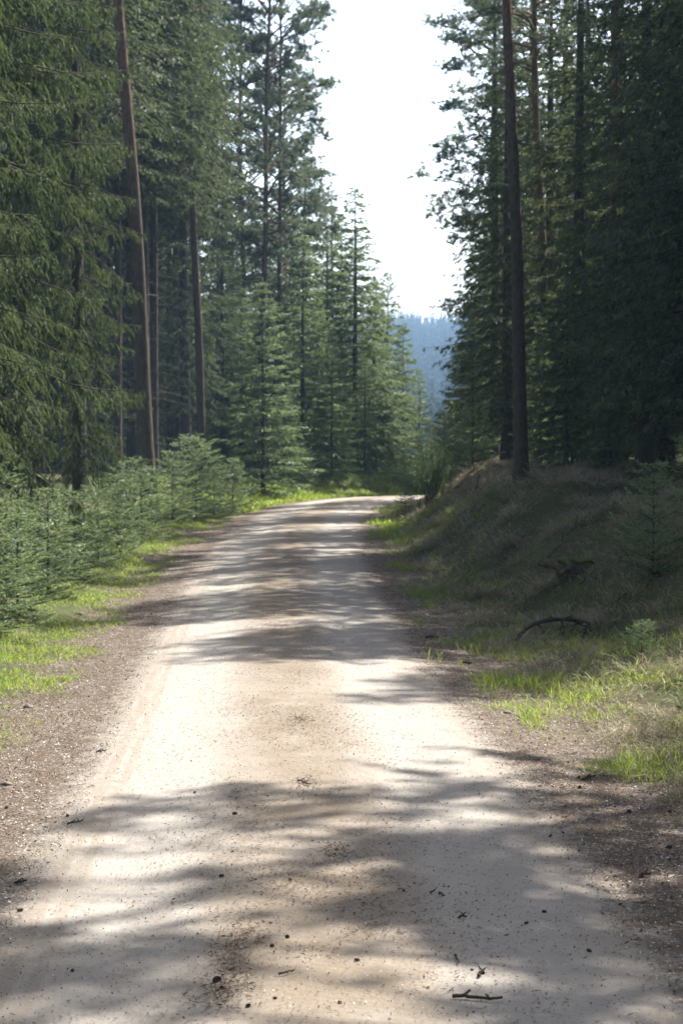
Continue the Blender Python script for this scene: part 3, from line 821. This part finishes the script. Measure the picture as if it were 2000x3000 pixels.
def cone_mesh():
    g = np.random.default_rng(2); Ln, Rr = .055, .015
    n = 90; k = np.arange(n); t = (k + .5) / n; a = k * 2.399
    rr = Rr * np.sin(np.clip(t * .93 + .05, 0, 1) * math.pi) ** .6
    c = np.stack([np.cos(a) * rr, np.sin(a) * rr, t * Ln - Ln / 2], -1)
    out = np.stack([np.cos(a), np.sin(a), np.full(n, .55)], -1); out = unit(out); sd = np.stack([-np.sin(a), np.cos(a), 0 * a], -1)
    w = .006
    V = np.stack([c - out * .004, c + out * .003 + sd * w, c + out * .008, c + out * .003 - sd * w], 1)
    v1, l1 = quads(V)
    q = np.linspace(0, 1, 7); core = np.stack([0 * q, 0 * q, q * Ln - Ln / 2], -1)
    v2, l2 = tubes(core[None], (Rr * .85 * np.sin(np.clip(q * .9 + .06, 0, 1) * math.pi) ** .6)[None], 8)
    v, l = join([(v1, l1), (v2, l2)])
    v = v[:, [2, 0, 1]]
    return mesh_from("pine_cone", v, 4, l, M['cone'])
CONE = cone_mesh()
cone_spots = [(348, 1413, 1.0), (538, 1873, 1.), (153, 1878, .9), (508, 2018, .9), (497, 2260, 1.3), (507, 2276, .8), (446, 1824, .7), (43, 2097, 1.), (163, 2236, .7), (659, 2159, .8), (624, 2179, .8),
 (843, 1707, 0), (665, 2026, .7), (568, 2317, .8), (631, 2300, .6), (820, 2213, .8), (1252, 2101, .8), (490, 1309, .8), (312, 1363, .7), (1446, 1870, 1.3), (1540, 1951, 1.2), (1332, 1813, 1.1), (1437, 1757, 1.), (1470, 1775, 1.),
 (1434, 1835, .0), (1330, 1790, .9), (1512, 1745, 1.), (1475, 2018, .9), (1540, 1870, 1.), (1296, 1700, .8), (1250, 1680, .8), (1356, 2190, .8), (1210, 2127, .7), (12, 1860, .9), (1085, 2234, .5), (1110, 2242, .7), (780, 2310, .6), (927, 2050, .6)]
crng = random.Random(3)
where = lambda s: ("on the pale sand of the road" if abs(s) < .9 else "at the edge of the sand" if abs(s) < 1.3 else "among the chips on the shoulder")
for dx, dy, sc in cone_spots:
    if sc <= 0: continue
    x, y = G(dx, dy); s = float(sdist(np.array([x]), np.array([y]))[0])
    o = link("fallen_cone", CONE, None, (x, y, gz1(x, y) + .004 + .0065 * sc))
    o.rotation_euler = (crng.uniform(0, 6), crng.uniform(-.3, .3), crng.uniform(0, 6)); o.scale = (sc * .44,) * 3
    side = "bank side shoulder" if s > 1.3 else "sapling side shoulder" if s < -1.3 else "sand of the road"
    tag(o, "large dark fallen cone at the needle patch, biggest on the sand" if dx == 497 else "lone round cone on the bright chips beside the sapling side shadows" if dx == 348 else "small dark fallen cone lying on the " + side, "cone", "fallen cones on the " + side)
sticks = [((1040, 2300), (1155, 2307), .007, "dark twig with small knots, the longest, lying across the sand at the bottom"),
 ((684, 1798), (712, 1810), .005, "forked bit of twig on the centre strip of the road"),
 ((152, 1900), (188, 1893), .005, "crooked brown twig beside the tyre track on the sapling side"),
 ((30, 2036), (58, 2034), .006, "stub of bark at the edge of the sand on the sapling side"),
 ((1100, 2250), (1112, 2240), .006, "short upright crumb of twig on the wheel path near the longest twig"),
 ((1045, 2200), (1056, 2222), .004, "thin curved twig on the bank side wheel path"),
 ((1008, 2058), (1023, 2068), .004, "short slanting twig on the sand, higher up the road"),
 ((1060, 1527), (1085, 1528), .012, "dark piece of branch on the shoulder below the bank"),
 ((980, 1467), (1008, 1470), .012, "dark stick at the edge of the shoulder where the verge grass starts"),
 ((1055, 2114), (1072, 2116), .005, "stubby dark splinter on the smooth bank side wheel path"),
 ((1340, 1795), (1368, 1790), .008, "pale dry stick among the chips below the verge grass"),
 ((1475, 2016), (1497, 2018), .008, "flat pale sliver of wood on the bank side shoulder"),
 ((1200, 1640), (1228, 1650), .008, "dry stick half buried in litter under the verge grass"),
 ((220, 1732), (243, 1730), .006, "brown twig on the chips at the sapling side edge"),
 ((990, 2060), (1001, 2052), .004, "fine straw like twig near the centre of the road"),
 ((640, 2247), (675, 2240), .004, "fine twig on the dark needle patch of the centre strip")]
for i, (a, b, r_, lab) in enumerate(sticks):
    xa, ya = G(*a); xb, yb = G(*b); za, zb = gz1(xa, ya), gz1(xb, yb)
    o = np.array([xa, ya, za]); q = np.linspace(0, 1, 5)
    pts = [np.array([(xb - xa) * t, (yb - ya) * t + .01 * math.sin(t * 7 + i), (zb - za) * t + r_ + .006 + .008 * abs(math.sin(t * 5))]) for t in q]
    prt = [limb(pts, r_, r_ * .6, 6, i, r_ * .35)]
    if r_ >= .005:
        c = pts[1]; prt.append(limb([c, c + np.array([.02, .015, .012])], r_ * .8, r_ * .5, 5, i))
        c = pts[3]; prt.append(limb([c, c + np.array([-.012, .03, .008])], r_ * .6, r_ * .4, 5, i))
    v, l = join(prt)
    tag(link("twig", mesh_from("twig", v, 4, l, M['twig'], None, True), None, tuple(o)), lab, "twig")
for i, (dx, dy, r_, lab) in enumerate(((63, 1628, .04, "brown stone at the edge of the grass on the sapling side"), (12, 1806, .032, "grey stone lying low in the corner of the sapling side shoulder"),
                                   (183, 1412, .04, "round stone in the mossy verge before the saplings"), (1165, 1640, .03, "small dull stone under the bank side verge grass"))):
    x, y = G(dx, dy)
    m = blob("stone", r_, r_ * .8, r_ * .55, 20 + i, M['stone'], .2, 16)
    tag(link("stone", m, None, (x, y, gz1(x, y) + r_ * .25)), lab, "stone")

_q = random.Random(5)
for dx, dy in ((1255, 1290), (1420, 1300), (1480, 1240), (1300, 1235), (1150, 1170), (1120, 1205), (1380, 1200), (1500, 1330), (1440, 1380), (1215, 1320), (1180, 1260), (1330, 1345), (1520, 1290), (1075, 1190)):
    x, y = G(dx, dy); z = gz1(x, y); o = np.array([x, y, z]); a = _q.uniform(0, 6.28); ln = _q.uniform(.25, .6)
    pts = []
    for k in range(5):
        xx = x + math.cos(a) * ln * k / 4; yy = y + math.sin(a) * ln * k / 4
        pts.append(np.array([xx - x, yy - y, gz1(xx, yy) - z + .05 + .04 * math.sin(k * 1.9 + dx)]))
    prt = [limb(pts, .010, .005, 5, dx, .006)]
    for k in (1, 2, 3): prt.append(limb([pts[k], pts[k] + np.array([_q.uniform(-.1, .1), _q.uniform(-.1, .1), _q.uniform(.03, .14)])], .006, .003, 4, dx + k))
    v, l = join(prt)
    tag(link("dead_twig", mesh_from("dead_twig", v, 4, l, M['twig'], None, True), None, tuple(o)), "thin dead twig lying in the dry grass of the shaded bank", "twig", "dead twigs on the bank")

# ------------------------------------------------------------------ scattered small stuff
def poly_at(t):
    """t = distance y along the near road"""
    i = np.interp(t, LY[LX < 8], np.arange((LX < 8).sum()))
    k = np.arange(len(LX))
    f = lambda A: np.interp(i, k, A)
    return f(LX), f(LY), f(NX), f(NY)
def place(t, s):
    x0, y0, nx, ny = poly_at(t); x = x0 + nx * s; y = y0 + ny * s
    return x, y
def flat_bits(name, n, smp, ln, wd, mat, label, seed, tilt=.35):
    g = np.random.default_rng(seed); t, s = smp(g, n); x, y = place(t, s) if s is not None else t
    S = sdist(x, y); z = gz(x, y, S) + .008
    k = len(x); a = g.random(k) * 6.283; d = np.stack([np.cos(a), np.sin(a), g.normal(size=k) * tilt * .5], -1)
    sd_ = np.stack([-np.sin(a), np.cos(a), g.normal(size=k) * tilt], -1)
    L = (ln[0] + (ln[1] - ln[0]) * g.random(k) ** 2)[:, None]; W = (wd[0] + (wd[1] - wd[0]) * g.random(k))[:, None]
    p = np.stack([x, y, z], -1) + np.array([0, 0, 1]) * np.abs(d[:, 2:3]) * L * .5
    V = np.stack([p - d * L * .5, p + sd_ * W * .5, p + d * L * .5, p - sd_ * W * .5], 1)
    v, l = quads(V); tag(link(name, mesh_from(name, v, 4, l, mat)), label, None, None, "stuff")
def near(g, n, a, b):   # denser nearby
    u = g.random(n); return a * (b / a) ** u
def smp_shoulder(g, n):
    t = near(g, n, 6.2, 45); s = np.where(g.random(n) < .5, -1, 1) * (1.15 + 1.15 * g.random(n) ** .8); return t, s
flat_bits("wood_chips", 110000, smp_shoulder, (.006, .026), (.003, .008), M['chips'], None, 51, .6)
def smp_patch(g, n):
    k = g.integers(0, 7, n); c = [G(*q) for q in ((520, 2190), (532, 2240), (505, 2290), (560, 2150), (690, 1655), (705, 1800), (760, 1960))]
    cx = np.array([q[0] for q in c])[k]; cy_ = np.array([q[1] for q in c])[k]
    x = cx + g.normal(size=n) * .045; y = cy_ + g.normal(size=n) * .14; return (x, y), None
def smp_grit(g, n):
    t = near(g, n, 6.2, 30); s = g.uniform(-1.35, 1.35, n); return t, s
flat_bits('grit', 26000, smp_grit, (.003, .008), (.003, .007), M['chips'], None, 57, .9)
flat_bits('fallen_needles', 2600, smp_patch, (.008, .035), (.002, .006), M['needles'], None, 58, .5)
def smp_centre(g, n):
    t = near(g, n, 6.2, 40); s = g.normal(size=n) * .36
    w = vnoise(s * 1.3, t, .8, 4) + .5 * vnoise(s, t, .3, 6); k = w > -.02 + .6 * (g.random(n) - .5); return t[k], s[k]
flat_bits("fallen_needles", 60000, smp_centre, (.006, .030), (.0015, .006), M['needles'], None, 52, .4)
def smp_road(g, n):
    t = near(g, n, 6.2, 40); s = g.uniform(-1.3, 1.3, n); return t, s
flat_bits("needle_litter", 16000, smp_road, (.006, .03), (.0015, .005), M['needles'], None, 53, .3)

def blades(name, n, smp, hl, wd, mat, label, seed, lay=.35, clump=None):
    g = np.random.default_rng(seed); t, s = smp(g, n); x, y = (place(t, s) if s is not None else t); S = sdist(x, y); z = gz(x, y, S)
    k = len(x); a = g.random(k) * 6.283
    H = (hl[0] + (hl[1] - hl[0]) * g.random(k)) * (.6 + .7 * (vnoise(x, y, .5, 9) * .5 + .5))
    W = wd * (.6 + .8 * g.random(k)) * np.clip(y / 18, .6, 2.2)
    la = lay * (.4 + 1.2 * g.random(k))
    d1 = np.stack([np.cos(a) * la, np.sin(a) * la, np.ones(k)], -1); d1 = unit(d1)
    d2 = unit(d1 * .8 + np.stack([np.cos(a) * la, np.sin(a) * la, -.4 * la], -1))
    b_ = g.random(k) * 6.283; sd_ = np.stack([np.cos(b_), np.sin(b_), 0 * b_], -1)
    p = np.stack([x, y, z - .01], -1); m_ = p + d1 * (H * .55)[:, None]; tip = m_ + d2 * (H * .5)[:, None]
    V = np.stack([p, m_ + sd_ * W[:, None] * .5, tip, m_ - sd_ * W[:, None] * .5], 1)
    v, l = quads(V); tag(link(name, mesh_from(name, v, 4, l, mat)), label, None, None, "stuff")
def smp_left(g, n):
    t = near(g, n, 9, 64); s = -(1.8 + 2.0 * g.random(n) ** 1.1) + .3 * vnoise(t, t * 0, .9, 33) + .12 * g.normal(size=n)
    x, y = place(t, s)
    w = vnoise(x, y, .7, 11) * .6 + vnoise(x, y, .22, 12) * .5
    k = w > .36 - (-s - 1.75) * .9 + .25 * g.normal(size=n) * .6; return t[k], s[k]
blades("verge_grass", 120000, smp_left, (.03, .10), .006, M['grass'], None, 61, .6)
def smp_right(g, n):
    t = near(g, n, 7, 55); s = 1.65 + .6 * (1 - sm(9, 16, t)) + (1.7 + .9 * (1 - sm(20, 32, t))) * g.random(n) ** 1.5; s += .35 * vnoise(t, t * 0, .9, 31) + .12 * g.normal(size=n)
    x, y = place(t, s)
    w = vnoise(x, y, .8, 13) * .6 + vnoise(x, y, .25, 14) * .5
    k = w > .26 - (s - 1.75) * .25 + .6 * sm(2.3, 3.4, s - .7 * (1 - sm(20, 32, t))) + .15 * g.normal(size=n); return t[k], s[k]
blades("verge_grass", 90000, smp_right, (.06, .20), .006, M['grass'], None, 62, .5)
def smp_bend(g, n):
    k = np.where((LY > 50) & (LX < 22))[0]; i = g.choice(k, n); s = -(1.7 + 3.5 * g.random(n) ** 1.3)
    return (LX[i] + NX[i] * s + .1 * g.normal(size=n), LY[i] + NY[i] * s + .1 * g.normal(size=n)), None
blades("verge_grass", 40000, smp_bend, (.06, .22), .007, M['grass'], None, 65, .5)
def smp_bank(g, n):
    t = near(g, n, 10, 55); s = 2.0 + 4.5 * g.random(n)
    x, y = place(t, s); k = vnoise(x, y, .6, 15) + .3 * g.normal(size=n) > -.35; return t[k], s[k]
blades("dry_grass", 120000, smp_bank, (.10, .28), .008, M['dry'], None, 63, 2.2)
def smp_tuft(g, n):
    m = 420; tc = near(g, m, 11, 50); sc_ = 2.1 + 3.6 * g.random(m); i = g.integers(0, m, n)
    x0, y0 = place(tc, sc_); return (x0[i] + .09 * g.normal(size=n), y0[i] + .09 * g.normal(size=n)), None
blades("dry_grass", 42000, smp_tuft, (.16, .36), .007, M['straw'], None, 66, 1.3)
def smp_leftdry(g, n):
    t = near(g, n, 10, 60); s = -(1.75 + 3.0 * g.random(n) ** 1.3)
    x, y = place(t, s); k = vnoise(x, y, .5, 16) > -.1; return t[k], s[k]
blades("dry_grass", 60000, smp_leftdry, (.05, .16), .005, M['dry'], None, 64, 1.8)

# ------------------------------------------------------------------ far wooded hill
def far_wood():
    g = np.random.default_rng(70); n = 12000
    y = 250 + 850 * g.random(n) ** .8; x = (g.random(n) - .40) * .36 * y
    z = gz(x, y); H = 12 + 4 * g.random(n); R = H * .15
    lev = 6; spk = 6
    f = np.tile(np.repeat(np.arange(lev), spk), n); a = g.random(n * lev * spk) * 6.283
    i = np.repeat(np.arange(n), lev * spk)
    fr = (f + g.random(len(f))) / lev
    hz = z[i] + H[i] * (.12 + .88 * fr); rr = R[i] * (1 - fr) ** .8 * (.6 + .6 * g.random(len(f))) + .15
    c, s_ = np.cos(a), np.sin(a)
    top = np.stack([x[i], y[i], hz + .5], -1)
    o = np.stack([x[i] + c * rr, y[i] + s_ * rr, hz - rr * .5], -1); w = np.stack([-s_, c, 0 * a], -1) * (rr * .45)[:, None]
    mid = (top + o) / 2
    V = np.stack([top, mid + w, o, mid - w], 1)
    v, l = quads(V)
    tag(link("far_forest", mesh_from("far_forest", v, 4, l, M['far'])), None, None, None, "stuff")
far_wood()

# ------------------------------------------------------------------ haze
def haze():
    x0, x1, y0, y1, z0, z1 = -520, 520, -80, 1540, -30, 110
    v = [(x, y, z) for z in (z0, z1) for y in (y0, y1) for x in (x0, x1)]
    f = [(0, 2, 3, 1), (4, 5, 7, 6), (0, 1, 5, 4), (2, 6, 7, 3), (0, 4, 6, 2), (1, 3, 7, 5)]
    me = bpy.data.meshes.new("haze"); me.from_pydata(v, [], f)
    m = bpy.data.materials.new("haze"); m.use_nodes = True; t = m.node_tree; t.nodes.clear()
    out = t.nodes.new("ShaderNodeOutputMaterial"); pv = t.nodes.new("ShaderNodeVolumePrincipled")
    pv.inputs["Color"].default_value = (.42, .66, 1, 1); pv.inputs["Density"].default_value = .0005; pv.inputs["Anisotropy"].default_value = .1
    t.links.new(pv.outputs[0], out.inputs["Volume"]); me.materials.append(m)
    tag(link("haze", me), kind="stuff")
haze()
print("objects", len(bpy.data.objects))
